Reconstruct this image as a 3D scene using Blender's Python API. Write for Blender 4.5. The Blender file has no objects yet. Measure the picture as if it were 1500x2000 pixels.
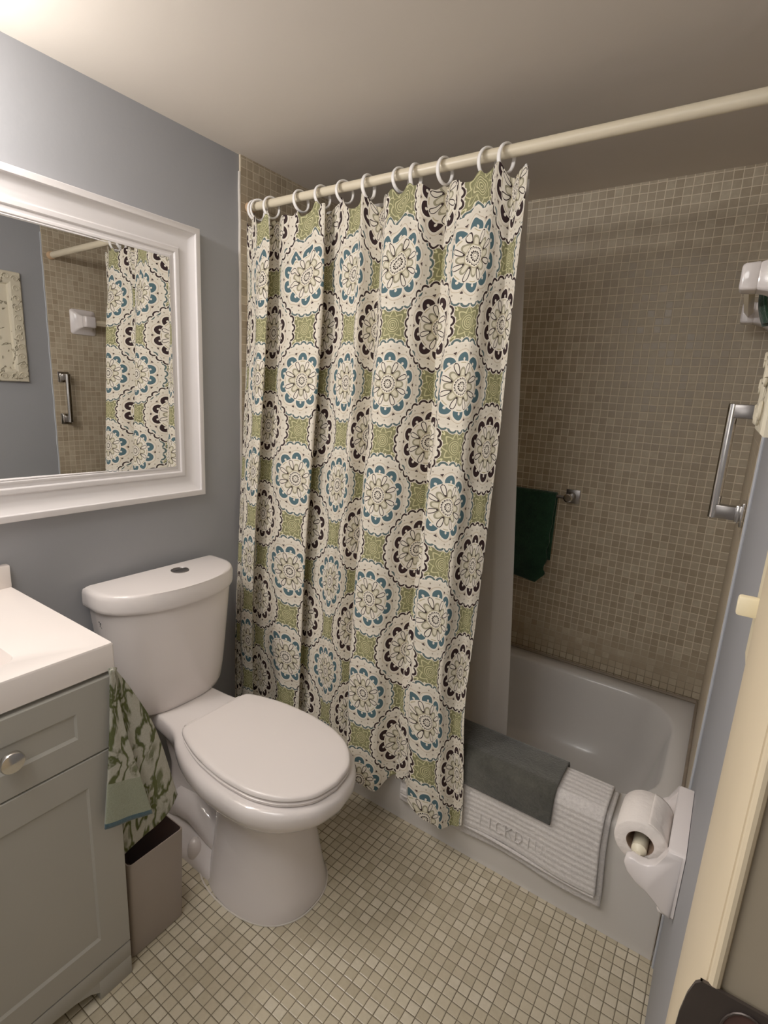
import bpy, bmesh, math, random
from mathutils import Vector, Matrix, Euler
random.seed(7)
SC = bpy.context.scene
COL = SC.collection
PI = math.pi
W, D, H = 1.524, 0.770, 2.104          # room width, alcove depth, ceiling height
ZT = 0.354                              # tub rim
YN = -1.86                              # near wall
DY0, DY1 = -1.76, -0.985                # doorway in the right wall

# ------------------------------------------------------------------ node helpers
def new_mat(name):
    m = bpy.data.materials.new(name); m.use_nodes = True
    nt = m.node_tree; nt.nodes.clear()
    out = nt.nodes.new('ShaderNodeOutputMaterial')
    b = nt.nodes.new('ShaderNodeBsdfPrincipled')
    nt.links.new(b.outputs[0], out.inputs[0])
    return m, nt, b, out

class E:
    """a float socket that can be written with as an expression"""
    def __init__(s, nt, k): s.nt, s.k = nt, k
    def m(s, op, *a):
        n = s.nt.nodes.new('ShaderNodeMath'); n.operation = op
        for i, v in enumerate((s,) + a):
            if isinstance(v, E): s.nt.links.new(v.k, n.inputs[i])
            else: n.inputs[i].default_value = float(v)
        return E(s.nt, n.outputs[0])
    def __add__(s, o): return s.m('ADD', o)
    def __radd__(s, o): return s.m('ADD', o)
    def __sub__(s, o): return s.m('SUBTRACT', o)
    def __rsub__(s, o): return (s.m('MULTIPLY', -1)).m('ADD', o)
    def __mul__(s, o): return s.m('MULTIPLY', o)
    def __rmul__(s, o): return s.m('MULTIPLY', o)
    def __truediv__(s, o): return s.m('DIVIDE', o)
    def lt(s, o): return s.m('LESS_THAN', o)
    def gt(s, o): return s.m('GREATER_THAN', o)
    def mn(s, o): return s.m('MINIMUM', o)
    def mx(s, o): return s.m('MAXIMUM', o)
    def abs(s): return s.m('ABSOLUTE')
    def fract(s): return s.m('FRACT')
    def floor(s): return s.m('FLOOR')
    def sqrt(s): return s.m('SQRT')
    def cos(s): return s.m('COSINE')
    def sin(s): return s.m('SINE')
    def atan2(s, o): return s.m('ARCTAN2', o)
    def band(s, c, w): return (s - c).abs().lt(w)
def inv(a): return 1.0 - a

def coords(nt, kind='Object'):
    n = nt.nodes.new('ShaderNodeTexCoord'); sp = nt.nodes.new('ShaderNodeSeparateXYZ')
    nt.links.new(n.outputs[kind], sp.inputs[0])
    return n.outputs[kind], [E(nt, o) for o in sp.outputs]
def noise(nt, vec, scale, detail=3, rough=.5, dist=0):
    n = nt.nodes.new('ShaderNodeTexNoise'); nt.links.new(vec, n.inputs['Vector'])
    n.inputs['Scale'].default_value = scale; n.inputs['Detail'].default_value = detail
    n.inputs['Roughness'].default_value = rough; n.inputs['Distortion'].default_value = dist
    return E(nt, n.outputs['Fac'])
def mixc(nt, f, a, b):
    n = nt.nodes.new('ShaderNodeMix'); n.data_type = 'RGBA'
    for i, v in ((0, f), (6, a), (7, b)):
        if isinstance(v, E): nt.links.new(v.k, n.inputs[i])
        elif isinstance(v, (int, float)): n.inputs[i].default_value = v
        elif isinstance(v, tuple): n.inputs[i].default_value = tuple(v) + (1,)
        else: nt.links.new(v, n.inputs[i])
    return n.outputs[2]
def ramp(nt, f, stops):
    n = nt.nodes.new('ShaderNodeValToRGB'); nt.links.new(f.k, n.inputs[0])
    e = n.color_ramp.elements
    while len(e) < len(stops): e.new(.5)
    for x, (p, c) in zip(e, stops): x.position = p; x.color = tuple(c) + (1,)
    return n.outputs[0]
def bump(nt, b, h, strength=.3, dist=.002):
    n = nt.nodes.new('ShaderNodeBump'); n.inputs['Strength'].default_value = strength
    n.inputs['Distance'].default_value = dist
    nt.links.new(h.k, n.inputs['Height']); nt.links.new(n.outputs[0], b.inputs['Normal'])
def srgb(r, g, b):
    f = lambda c: c/12.92 if c <= .04045 else ((c+.055)/1.055)**2.4
    return tuple(f(c/255.) for c in (r, g, b))

def plain(name, col, rough=.5, metal=0, mottle=.06, scale=6, bs=0, bscale=60, bdist=.001, coat=0, spec=.5):
    m, nt, b, out = new_mat(name)
    vec, _ = coords(nt)
    f = noise(nt, vec, scale, 4)
    lo = tuple(max(0, c*(1-mottle)) for c in col); hi = tuple(min(1, c*(1+mottle)) for c in col)
    nt.links.new(mixc(nt, f, lo, hi), b.inputs['Base Color'])
    b.inputs['Roughness'].default_value = rough; b.inputs['Metallic'].default_value = metal
    b.inputs['Coat Weight'].default_value = coat; b.inputs['Specular IOR Level'].default_value = spec
    if bs: bump(nt, b, noise(nt, vec, bscale, 4), bs, bdist)
    return m

def tile_mat(name, ax, pitch, groutw, grout, stops, rough, bs=.5, off=(0, 0), dark_low=None, warp=.0018):
    m, nt, b, out = new_mat(name)
    vec, xyz = coords(nt)
    wob = noise(nt, vec, 14, 2)
    wob2 = noise(nt, vec, 11.3, 2)
    a = (xyz[ax[0]] + off[0] + (wob-.5)*warp*2) / pitch
    c = (xyz[ax[1]] + off[1] + (wob2-.5)*warp*2) / pitch
    comb = nt.nodes.new('ShaderNodeCombineXYZ')
    nt.links.new(a.floor().k, comb.inputs[0]); nt.links.new(c.floor().k, comb.inputs[1])
    wn = nt.nodes.new('ShaderNodeTexWhiteNoise'); nt.links.new(comb.outputs[0], wn.inputs['Vector'])
    rnd = E(nt, wn.outputs['Value'])
    cs = nt.nodes.new('ShaderNodeSeparateColor'); nt.links.new(wn.outputs['Color'], cs.inputs[0])
    r2, r3 = E(nt, cs.outputs[0]), E(nt, cs.outputs[1])
    fa, fc = (a.fract()-.5).abs(), (c.fract()-.5).abs()
    e = fa.mx(fc) + (rnd-.5)*.02
    edge = .5 - groutw
    g = e.gt(edge)
    fine = noise(nt, vec, 120, 4, .65)
    med = noise(nt, vec, 55, 3, .6)
    base = ramp(nt, rnd*.66 + fine*.22 + med*.5-.17, stops)
    big = noise(nt, vec, 2.2, 3)
    base = mixc(nt, (fine-.35)*.55, base, tuple(x*.62 for x in stops[0][1]))
    tone = (big-.5)*.5
    base2 = mixc(nt, tone.mx(0), base, tuple(x*.8 for x in stops[-1][1]))
    gcol = grout
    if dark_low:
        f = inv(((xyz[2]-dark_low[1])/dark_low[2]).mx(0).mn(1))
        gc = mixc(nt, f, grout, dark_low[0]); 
    else:
        gn = noise(nt, vec, 3, 3)
        gc = mixc(nt, ((gn-.35)*2.2).mx(0).mn(1), grout, tuple(x*1.5 for x in grout))
    nt.links.new(mixc(nt, g, base2, gc), b.inputs['Base Color'])
    rr = rough + (r2-.5)*.2 + g*.3
    nt.links.new(rr.k, b.inputs['Roughness'])
    prof = ((edge+.01-e)*12).mx(0).mn(1)
    tilt = ((a.fract()-.5)*(r2-.5) + (c.fract()-.5)*(r3-.5))*.9
    bump(nt, b, prof + fine*.18 + tilt, bs, .0022)
    return m

# ------------------------------------------------------------------ materials
M = {}
M['blue_wall'] = plain('blue_grey_paint', srgb(141, 142, 146), .55, mottle=.05, scale=3, bs=.25, bscale=45, bdist=.0015)
M['ceiling'] = plain('ceiling_paint', srgb(212, 202, 190), .75, mottle=.05, scale=2, bs=.3, bscale=16, bdist=.003)
M['floor'] = tile_mat('floor_mosaic', (0, 1), .0266, .038, srgb(92, 82, 64),
    [(0, srgb(168, 156, 130)), (.35, srgb(186, 174, 148)), (.7, srgb(196, 185, 159)), (1, srgb(214, 204, 182))], .33, .5)
ws = [(0, srgb(146, 130, 106)), (.4, srgb(162, 146, 121)), (.75, srgb(172, 157, 132)), (1, srgb(190, 176, 150))]
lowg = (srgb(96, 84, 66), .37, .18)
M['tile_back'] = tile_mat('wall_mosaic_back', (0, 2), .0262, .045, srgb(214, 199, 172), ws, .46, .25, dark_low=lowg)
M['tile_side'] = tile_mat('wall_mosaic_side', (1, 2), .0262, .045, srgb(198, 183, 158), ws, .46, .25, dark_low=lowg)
M['caulk'] = plain('caulk_white', srgb(206, 198, 188), .6, mottle=.15, scale=30, bs=.4, bscale=60)
M['caulk_dirty'] = plain('caulk_dirty', srgb(126, 112, 96), .7, mottle=.3, scale=25, bs=.4, bscale=60)
M['porcelain'] = plain('porcelain', srgb(223, 215, 212), .12, mottle=.02, coat=.3)
M['seat'] = plain('seat_plastic', srgb(226, 217, 213), .22, mottle=.015)
M['tub'] = plain('tub_enamel', srgb(208, 204, 199), .25, mottle=.05, scale=4, coat=.2)
M['ceramic'] = plain('glazed_ceramic', srgb(222, 214, 212), .14, mottle=.03, bs=.1, bscale=12, bdist=.003, coat=.3)
M['cabinet'] = plain('cabinet_paint', srgb(160, 157, 148), .45, mottle=.03, scale=4)
M['dark'] = plain('dark_gap', srgb(40, 36, 32), .8)
M['counter'] = plain('cultured_stone', srgb(232, 222, 216), .16, mottle=.015, coat=.2)
M['frame'] = plain('white_frame', srgb(216, 211, 211), .32, mottle=.02)
M['chrome'] = plain('chrome', (.62, .60, .58), .13, metal=1, mottle=.04)
M['steel'] = plain('brushed_steel', (.30, .28, .27), .3, metal=1, mottle=.08, scale=20)
M['rod'] = plain('cream_rod', srgb(219, 206, 178), .33, mottle=.03)
M['rod_cap'] = plain('rubber_cap', srgb(196, 160, 122), .6, mottle=.05)
M['ring'] = plain('ring_plastic', srgb(246, 242, 238), .3, mottle=.02)
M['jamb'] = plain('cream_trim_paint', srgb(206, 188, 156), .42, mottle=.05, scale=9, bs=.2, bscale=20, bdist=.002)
M['trim_shaded'] = plain('shaded_trim_paint', srgb(150, 137, 116), .45, mottle=.07, scale=7, bs=.3, bscale=25, bdist=.002)  # trim paint darkened: shade on the jamb face put into the colour
M['strike'] = plain('dark_bronze', srgb(70, 62, 58), .42, metal=.6, mottle=.2, scale=30)
M['hole'] = plain('latch_hole', srgb(60, 34, 26), .8, mottle=.4, scale=40)
M['wood'] = plain('raw_wood', srgb(170, 140, 105), .7, mottle=.2, scale=30)
M['bin'] = plain('bin_taupe', srgb(142, 130, 120), .5, mottle=.04)
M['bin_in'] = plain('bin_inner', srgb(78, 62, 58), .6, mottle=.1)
M['switch'] = plain('switch_cream', srgb(226, 212, 176), .4, mottle=.03)
M['paper'] = plain('tissue_paper', srgb(228, 219, 212), .9, mottle=.03, scale=30, bs=.8, bscale=70, bdist=.003)
M['card'] = plain('cardboard', srgb(120, 96, 78), .9, mottle=.15, scale=40)
M['roller'] = plain('roller_plastic', srgb(226, 216, 188), .35, mottle=.03)
M['ink'] = plain('grey_ink', srgb(96, 96, 94), .6)
M['sticker'] = plain('pale_sticker', srgb(190, 190, 186), .5)
M['glassbulb'] = plain('bulb', srgb(240, 232, 215), .3)

def mirror_mat():
    m, nt, b, out = new_mat('mirror_silver')
    vec, _ = coords(nt)
    f = noise(nt, vec, 3, 2)
    nt.links.new(mixc(nt, f, (.80, .80, .79), (.86, .86, .85)), b.inputs['Base Color'])
    b.inputs['Metallic'].default_value = 1; b.inputs['Roughness'].default_value = .004
    return m
M['mirror'] = mirror_mat()

def terry(name, c1, c2, rough=.95, scale=160, bs=1.0, ribs=None, big=0):
    m, nt, b, out = new_mat(name)
    vec, xyz = coords(nt)
    f = noise(nt, vec, scale, 5, .7)
    base = f
    if big: base = f*.45 + noise(nt, vec, big, 6, .7)*.85-.15
    nt.links.new(ramp(nt, base, [(.25, c1), (.75, c2)]), b.inputs['Base Color'])
    b.inputs['Roughness'].default_value = rough; b.inputs['Specular IOR Level'].default_value = .15
    b.inputs['Sheen Weight'].default_value = .3
    h = f
    if ribs:
        _, uv = coords(nt, 'UV')
        r = (uv[1]*ribs*2*PI + (noise(nt, vec, 8, 2)-.5)*1.5).sin()
        h = r*.22 + f*.8
    bump(nt, b, h, bs, .003)
    return m
M['mat_white'] = terry('white_terry', srgb(200, 194, 190), srgb(236, 230, 226), ribs=25)
M['mat_edge'] = terry('white_terry_edge', srgb(190, 184, 180), srgb(228, 222, 218))
M['mat_green'] = terry('dark_green_terry', srgb(40, 41, 37), srgb(84, 83, 75), big=14)
M['cloth_green'] = terry('green_terry', srgb(20, 46, 33), srgb(38, 70, 52), scale=120, big=10)

def liner_mat():
    m, nt, b, out = new_mat('vinyl_liner')
    vec, _ = coords(nt)
    f = noise(nt, vec, 5, 2)
    nt.links.new(mixc(nt, f, srgb(212, 206, 198), srgb(228, 222, 214)), b.inputs['Base Color'])
    b.inputs['Roughness'].default_value = .35
    tr = nt.nodes.new('ShaderNodeBsdfTranslucent'); tr.inputs[0].default_value = srgb(205, 196, 184) + (1,)
    tp = nt.nodes.new('ShaderNodeBsdfTransparent'); tp.inputs[0].default_value = (.9, .88, .86, 1)
    m1 = nt.nodes.new('ShaderNodeMixShader'); m1.inputs[0].default_value = .5
    m2 = nt.nodes.new('ShaderNodeMixShader'); m2.inputs[0].default_value = .16
    nt.links.new(b.outputs[0], m1.inputs[1]); nt.links.new(tr.outputs[0], m1.inputs[2])
    nt.links.new(m1.outputs[0], m2.inputs[1]); nt.links.new(tp.outputs[0], m2.inputs[2])
    nt.links.new(m2.outputs[0], out.inputs[0])
    return m
M['liner'] = liner_mat()

def towel_mat():
    m, nt, b, out = new_mat('leafy_terry')
    vec, uv = coords(nt, 'UV')
    ovec, _ = coords(nt)
    w = noise(nt, vec, 1.5, 3, .5, .5)
    w2 = noise(nt, vec, 1.2, 2, .5)
    line = inv((((w-.5).abs()-.018).mx(0)*26).mn(1))
    blot = ((w2-.55)*14).mx(0).mn(1)*((noise(nt, vec, 5, 3)-.40)*9).mx(0).mn(1)
    f = (line + blot*.9).mn(1)
    fine = noise(nt, ovec, 260, 4, .7)
    c = mixc(nt, f, mixc(nt, fine, srgb(150, 150, 134), srgb(196, 192, 180)), mixc(nt, w2, srgb(62, 68, 42), srgb(98, 104, 66)))
    nt.links.new(c, b.inputs['Base Color'])
    b.inputs['Roughness'].default_value = .95; b.inputs['Specular IOR Level'].default_value = .1
    bump(nt, b, fine + f*-.6, .8, .002)
    return m
M['leaf_towel'] = towel_mat()
M['towel_band'] = terry('sage_band', srgb(128, 134, 112), srgb(152, 158, 136), scale=300, bs=.4)
M['towel_hem'] = terry('blue_hem', srgb(40, 66, 78), srgb(66, 96, 108), scale=300, bs=.3)

def art_mat():
    m, nt, b, out = new_mat('carved_cream')
    vec, xyz = coords(nt)
    w = noise(nt, vec, 17, 2, .5, 1.6)
    swirl = ((w*9).sin()).abs()
    gro = inv((swirl*2.6).mn(1))
    nt.links.new(mixc(nt, gro*.75, mixc(nt, noise(nt, vec, 7, 3), srgb(196, 186, 160), srgb(214, 205, 182)), srgb(120, 106, 78)), b.inputs['Base Color'])
    b.inputs['Roughness'].default_value = .6
    bump(nt, b, inv(gro), 1, .006)
    return m
M['art'] = art_mat()

# ---- the curtain print: medallions on a square lattice, green squares between them
def curtain_mat():
    m, nt, b, out = new_mat('medallion_print')
    ovec, _ = coords(nt)
    _, uv = coords(nt, 'UV')
    u, v = uv[0], uv[1]
    bx, by = (u+.5).fract()-.5, (v+.5).fract()-.5
    nx, ny = u.fract()-.5, v.fract()-.5
    rb = (bx*bx+by*by).sqrt()*1.03; rn = (nx*nx+ny*ny).sqrt()*1.03
    brown = rn.lt(rb)
    lx = bx + (nx-bx)*brown; ly = by + (ny-by)*brown
    r = rb.mn(rn); th = lx.atan2(ly)            # 0 = up
    CREAM, CREAM2 = srgb(203, 194, 176), srgb(222, 214, 198)
    BLUE, DARK, OL, OL2 = srgb(64, 90, 98), srgb(38, 24, 25), srgb(142, 136, 112), srgb(208, 200, 176)
    TEAL = srgb(72, 90, 90)
    def rep(th, n, off=0):
        return ((th*(n/(2*PI)) + (off+.5+n)).fract()-.5)*(2*PI/n)
    fine = noise(nt, ovec, 300, 2)
    col = mixc(nt, fine, CREAM, CREAM2)
    def put(mask, c):
        nonlocal col
        col = mixc(nt, mask, col, c)
    main = mixc(nt, brown, BLUE, DARK)
    # outer dots, scallops
    a24 = rep(th, 24); dx, dy = r*a24.sin(), r*a24.cos()
    put(((dx*dx+(dy-.330)*(dy-.330))).lt(.0075**2), srgb(130, 122, 104))
    a10 = rep(th, 10); px, py = r*a10.sin(), r*a10.cos()
    pd = (px*px + (py-.222)*(py-.222)).sqrt()
    put(pd.band(.084, .0035)*r.gt(.235), srgb(188, 172, 148))           # thin tan scallop line
    put(pd.lt(.070)*r.gt(.205), CREAM2)
    notch = ((px*px).lt(.006**2)*py.lt(.238)).mx((px*px + (py-.226)*(py-.226)).lt(.012**2))
    put(pd.lt(.0595)*r.gt(.212)*inv(notch), main)
    a10b = rep(th, 10, .5); qx, qy = r*a10b.sin(), r*a10b.cos()
    put((qx.abs() + (qy-.288).abs()*.9).lt(.017)*qy.lt(.293), srgb(58, 44, 42))
    # inner flower disc
    put(r.lt(.212), CREAM2)
    a8 = rep(th, 8); sx, sy = r*a8.sin(), r*a8.cos()
    ad = (sx*sx*1.5 + (sy-.125)*(sy-.125)).sqrt()
    arch = ad.lt(.038)*sy.gt(.118) + (sx.abs().lt(.031))*sy.lt(.119)
    put(arch.mn(1)*r.lt(.19), OL)
    ad2 = (sx*sx*1.8 + (sy-.118)*(sy-.118)).sqrt()
    arch2 = ad2.lt(.0265)*sy.gt(.112) + (sx.abs().lt(.0198))*sy.lt(.113)
    put(arch2.mn(1), OL2)
    put(r.band(.197, .0045)*sx.abs().lt(.03), srgb(176, 164, 130))
    a8b = rep(th, 8, .5); tx, ty = r*a8b.sin(), r*a8b.cos()
    t = ((ty-.098)/.105)
    hw = t.mx(0).mn(1); hw = (hw*(inv(hw)).mx(0)).sqrt()*(.018+hw*.030)
    inside = t.gt(0)*t.lt(1)
    dd = tx.abs()-hw
    put(t.gt(-.06)*t.lt(1.04)*dd.lt(.0065), DARK)
    put(inside*dd.lt(-.0015)*t.lt(.94)*t.gt(.14), CREAM2)
    # centre
    put(r.lt(.092), mixc(nt, brown, OL2, srgb(204, 192, 168)))
    put(r.band(.088, .0035), srgb(152, 142, 112))
    put(r.lt(.078), CREAM2)
    a16 = rep(th, 18); cx, cy = r*a16.sin(), r*a16.cos()
    put((cx*cx + (cy-.065)*(cy-.065)).lt(.0095**2)*((cx*cx + (cy-.061)*(cy-.061)).gt(.0045**2)), srgb(48, 38, 34))
    a12 = rep(th, 12); ex, ey = r*a12.sin(), r*a12.cos()
    put((ex*ex + (ey-.036)*(ey-.036)).lt(.0085**2), srgb(44, 34, 30))
    put(r.band(.022, .002) + r.lt(.006), srgb(90, 84, 66))
    # green squares outside the medallions
    g1x, g1y = bx, ny            # centres at (i, j+.5)
    g2x, g2y = nx, by            # centres at (i+.5, j)
    d1 = g1x*g1x+g1y*g1y; d2 = g2x*g2x+g2y*g2y
    sel = d2.lt(d1)
    gx = g1x+(g2x-g1x)*sel; gy = g1y+(g2y-g1y)*sel
    gr = (gx*gx+gy*gy).sqrt(); gt = gx.atan2(gy)
    green = r.gt(.392)
    G, GL = srgb(138, 136, 88), srgb(206, 200, 150)
    gcol = mixc(nt, noise(nt, ovec, 60, 2), srgb(108, 107, 72), srgb(128, 126, 90))
    def gput(mask, c):
        nonlocal gcol
        gcol = mixc(nt, mask, gcol, c)
    wob = (gt*8).cos(); wob = wob*.013 + (wob*wob*wob)*.006
    gput((gr-(wob+.100)).abs().lt(.0068), srgb(186, 181, 134))
    gput(gr.band(.056, .0028) + gr.band(.038, .003) + gr.band(.022, .0025) + gr.lt(.007), srgb(196, 190, 142))
    gput(gr.band(.073, .0016), srgb(170, 166, 116))
    # diagonal leaves and dots
    ax, ay = gx.abs(), gy.abs()
    p, q = (ax+ay)*.7071, (ax-ay)*.7071
    leaf = (((p-.185)/.045).m('POWER', 2)*1 + (q/.0145).m('POWER', 2))
    leafmask = leaf.lt(1)*leaf.gt(.35)
    gput(leafmask, GL)
    dq = ((ax-.045)*(ax-.045)+(ay-.118)*(ay-.118)).mn((ay-.045)*(ay-.045)+(ax-.118)*(ax-.118))
    gput(dq.lt(.009**2), srgb(224, 220, 182))
    col = mixc(nt, green, col, gcol)
    # rope borders (both kinds, they interlock where they meet)
    def rope(rr, x, y, c):
        nonlocal col
        t_ = x.atan2(y); a = rep(t_, 25); kx, ky = rr*a.sin(), rr*a.cos()
        d = (kx*kx + (ky-.352)*(ky-.352)).sqrt()
        band_ = rr.gt(.345)*rr.lt(.405)
        put(band_*d.lt(.052)*rr.gt(.352), CREAM2)
        put(d.band(.0375, .0092)*rr.gt(.363), c)
    rope(rb, bx, by, TEAL)
    rope(rn, nx, ny, DARK)
    nt.links.new(col, b.inputs['Base Color'])
    b.inputs['Roughness'].default_value = .85; b.inputs['Specular IOR Level'].default_value = .2
    n2 = noise(nt, ovec, 25, 2)
    bump(nt, b, n2, .25, .004)
    return m
M['curtain'] = curtain_mat()

# ------------------------------------------------------------------ mesh helpers
def link(name, me, mat=None, parent=None, smooth=35):
    o = bpy.data.objects.new(name, me); COL.objects.link(o)
    if mat is not None:
        for mm in (mat if isinstance(mat, (list, tuple)) else [mat]): me.materials.append(mm)
    if parent is not None: o.parent = parent
    if smooth:
        for p in me.polygons: p.use_smooth = True
        if smooth < 180: me.set_sharp_from_angle(angle=math.radians(smooth))
    return o
def from_bm(name, bm, mat=None, parent=None, smooth=35, recalc=True):
    if recalc: bmesh.ops.recalc_face_normals(bm, faces=bm.faces)
    me = bpy.data.meshes.new(name); bm.to_mesh(me); bm.free()
    return link(name, me, mat, parent, smooth)
def box_into(bm, x0, x1, y0, y1, z0, z1, bev=0, seg=2, mi=0):
    r = bmesh.ops.create_cube(bm, size=1)
    vs = r['verts']
    for v in vs:
        v.co = Vector(((x0+x1)/2+v.co.x*(x1-x0), (y0+y1)/2+v.co.y*(y1-y0), (z0+z1)/2+v.co.z*(z1-z0)))
    fs = set(f for v in vs for f in v.link_faces)
    for f in fs: f.material_index = mi
    if bev:
        es = list(set(e for v in vs for e in v.link_edges))
        bmesh.ops.bevel(bm, geom=es, offset=bev, segments=seg, profile=.5, affect='EDGES')
def box(name, b, mat, parent=None, bev=0, seg=2):
    bm = bmesh.new(); box_into(bm, *b, bev=bev, seg=seg); return from_bm(name, bm, mat, parent)
def loft_into(bm, rings, cap0=True, cap1=True, closed=True):
    R = [[bm.verts.new(p) for p in ring] for ring in rings]
    n = len(R[0])
    for a, b in zip(R, R[1:]):
        for i in range(n if closed else n-1):
            j = (i+1) % n
            bm.faces.new((a[i], a[j], b[j], b[i]))
    if cap0: bm.faces.new(list(reversed(R[0])))
    if cap1: bm.faces.new(R[-1])
    return R
def tube_into(bm, pts, r, n=12, cap=True):
    pts = [Vector(p) for p in pts]; rings = []
    up = None
    for i, p in enumerate(pts):
        t = (pts[min(i+1, len(pts)-1)] - pts[max(i-1, 0)]).normalized()
        if up is None:
            up = Vector((0, 0, 1)) if abs(t.z) < .9 else Vector((0, 1, 0))
        a = t.cross(up).normalized(); b_ = a.cross(t).normalized(); up = b_
        rr = r[i] if isinstance(r, (list, tuple)) else r
        rings.append([p + a*math.cos(2*PI*k/n)*rr + b_*math.sin(2*PI*k/n)*rr for k in range(n)])
    loft_into(bm, rings, cap, cap)
def lathe_into(bm, prof, origin, axis='z', n=32):
    """prof: (radius, height) pairs along the axis"""
    o = Vector(origin); rings = []
    for rr, h in prof:
        ring = []
        for k in range(n):
            c, s = math.cos(2*PI*k/n)*rr, math.sin(2*PI*k/n)*rr
            ring.append(o + (Vector((c, s, h)) if axis == 'z' else Vector((h, c, s)) if axis == 'x' else Vector((s, h, c))))
        rings.append(ring)
    loft_into(bm, rings)
def prism_into(bm, pts2, plane, a, b_):
    """polygon pts2 extruded from a to b_ along the axis missing in plane"""
    def P(u, v, w): return {'xz': (u, w, v), 'yz': (w, u, v), 'xy': (u, v, w)}[plane]
    loft_into(bm, [[P(u, v, a) for u, v in pts2], [P(u, v, b_) for u, v in pts2]])
def rrect(x0, x1, y0, y1, r, n=8):
    out = []
    for cx, cy, a0 in ((x1-r, y1-r, 0), (x0+r, y1-r, PI/2), (x0+r, y0+r, PI), (x1-r, y0+r, 1.5*PI)):
        for k in range(n):
            a = a0 + PI/2*k/(n-1); out.append((cx+r*math.cos(a), cy+r*math.sin(a)))
    return out
def grid_mesh(name, f, nu, nv, mat, parent=None, uvf=None, thick=0, off=-1, mats=None, matf=None):
    vs = [f(i/(nu-1), j/(nv-1)) for j in range(nv) for i in range(nu)]
    fs = [(j*nu+i, j*nu+i+1, (j+1)*nu+i+1, (j+1)*nu+i) for j in range(nv-1) for i in range(nu-1)]
    me = bpy.data.meshes.new(name); me.from_pydata([tuple(v) for v in vs], [], fs)
    uvl = me.uv_layers.new(name='UVMap')
    for p in me.polygons:
        for li in p.loop_indices:
            vi = me.loops[li].vertex_index; s, t = (vi % nu)/(nu-1), (vi//nu)/(nv-1)
            uvl.data[li].uv = uvf(s, t) if uvf else (s, t)
    o = link(name, me, mats or mat, parent, 180)
    if matf:
        for p in me.polygons:
            j, i = divmod(p.index, nu-1); p.material_index = matf(i/(nu-1), j/(nv-1))
    if thick:
        md = o.modifiers.new('thick', 'SOLIDIFY'); md.thickness = thick; md.offset = off
    return o
def pchip(xs, ys):
    n = len(xs); h = [xs[i+1]-xs[i] for i in range(n-1)]; d = [(ys[i+1]-ys[i])/h[i] for i in range(n-1)]
    m = [d[0]] + [0 if d[i-1]*d[i] <= 0 else 2/(1/d[i-1]+1/d[i]) for i in range(1, n-1)] + [d[-1]]
    def f(x):
        i = 0
        while i < n-2 and x > xs[i+1]: i += 1
        t = (x-xs[i])/h[i]
        return ((1+2*t)*(1-t)**2*ys[i] + t*(1-t)**2*h[i]*m[i] + t*t*(3-2*t)*ys[i+1] + t*t*(t-1)*h[i]*m[i+1])
    return f
def sstep(a, b, x):
    t = max(0, min(1, (x-a)/(b-a))); return t*t*(3-2*t)

def empty(name, loc, label, cat, rz=0, group=None):
    o = bpy.data.objects.new(name, None); COL.objects.link(o); o.empty_display_size = .05
    o.location = loc; o.rotation_euler = (0, 0, rz)
    tag(o, label, cat, group); return o
def tag(o, label, cat, group=None):
    o['label'] = label; o['category'] = cat
    if group: o['group'] = group
    return o
def struct(o): o['kind'] = 'structure'; return o

# ------------------------------------------------------------------ room shell
struct(box('floor', (-.1, W+1.1, YN-.1, .03, -.06, 0), M['floor']))
struct(box('ceiling', (-.1, W+1.1, YN-.1, D+.1, H, H+.06), M['ceiling']))
struct(box('wall_left', (-.1, 0, YN-.1, -.001, 0, H), M['blue_wall']))
struct(box('wall_left_alcove', (-.1, .006, 0, D+.1, 0, H), M['tile_side']))
struct(box('wall_back', (.006, W-.006, D, D+.1, 0, H), M['tile_back']))
struct(box('wall_right_alcove', (W-.006, W+.1, 0, D+.1, 0, H), M['tile_side']))
struct(box('wall_right', (W, W+.13, DY1+.012, 0, 0, H), M['blue_wall']))
struct(box('wall_right_near', (W, W+.13, YN, DY0, 0, H), M['blue_wall']))
struct(box('wall_right_header', (W, W+.13, DY0, DY1+.012, 2.02, H), M['blue_wall']))
struct(box('wall_near', (-.1, W+1.1, YN-.1, YN, 0, H), M['blue_wall']))
struct(box('wall_hall', (W+1.0, W+1.1, YN, D+.1, 0, H), M['trim_shaded']))
bm = bmesh.new()      # wobbly caulk edge where paint meets tile
tube_into(bm, [(.003, -.002+.0009*math.sin(z*37), z) for z in [i*.05*H/2.1 for i in range(42)]], .0042, 8)
struct(from_bm('trim_1', bm, M['caulk']))
bm = bmesh.new()
tube_into(bm, [(W-.002, -.003+.0012*math.sin(z*41), z) for z in [i*.05*H/2.1 for i in range(42)]], .0036, 8)
struct(from_bm('trim_2', bm, plain('blue_white_paint_edge', srgb(168, 171, 178), .6)))
bm = bmesh.new()      # caulk beads round the tub
tube_into(bm, [(.012, D-.005, ZT+.004), (W-.1, D-.005, ZT+.004), (W-.012, D-.006, ZT+.006)], [.006, .006, .009], 8)
tube_into(bm, [(W-.009, D-.01, ZT+.004), (W-.009, .012, ZT+.004)], .006, 8)
tube_into(bm, [(.009, D-.01, ZT+.004), (.009, .012, ZT+.004)], .005, 8)
struct(from_bm('trim_3', bm, M['caulk_dirty']))
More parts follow.
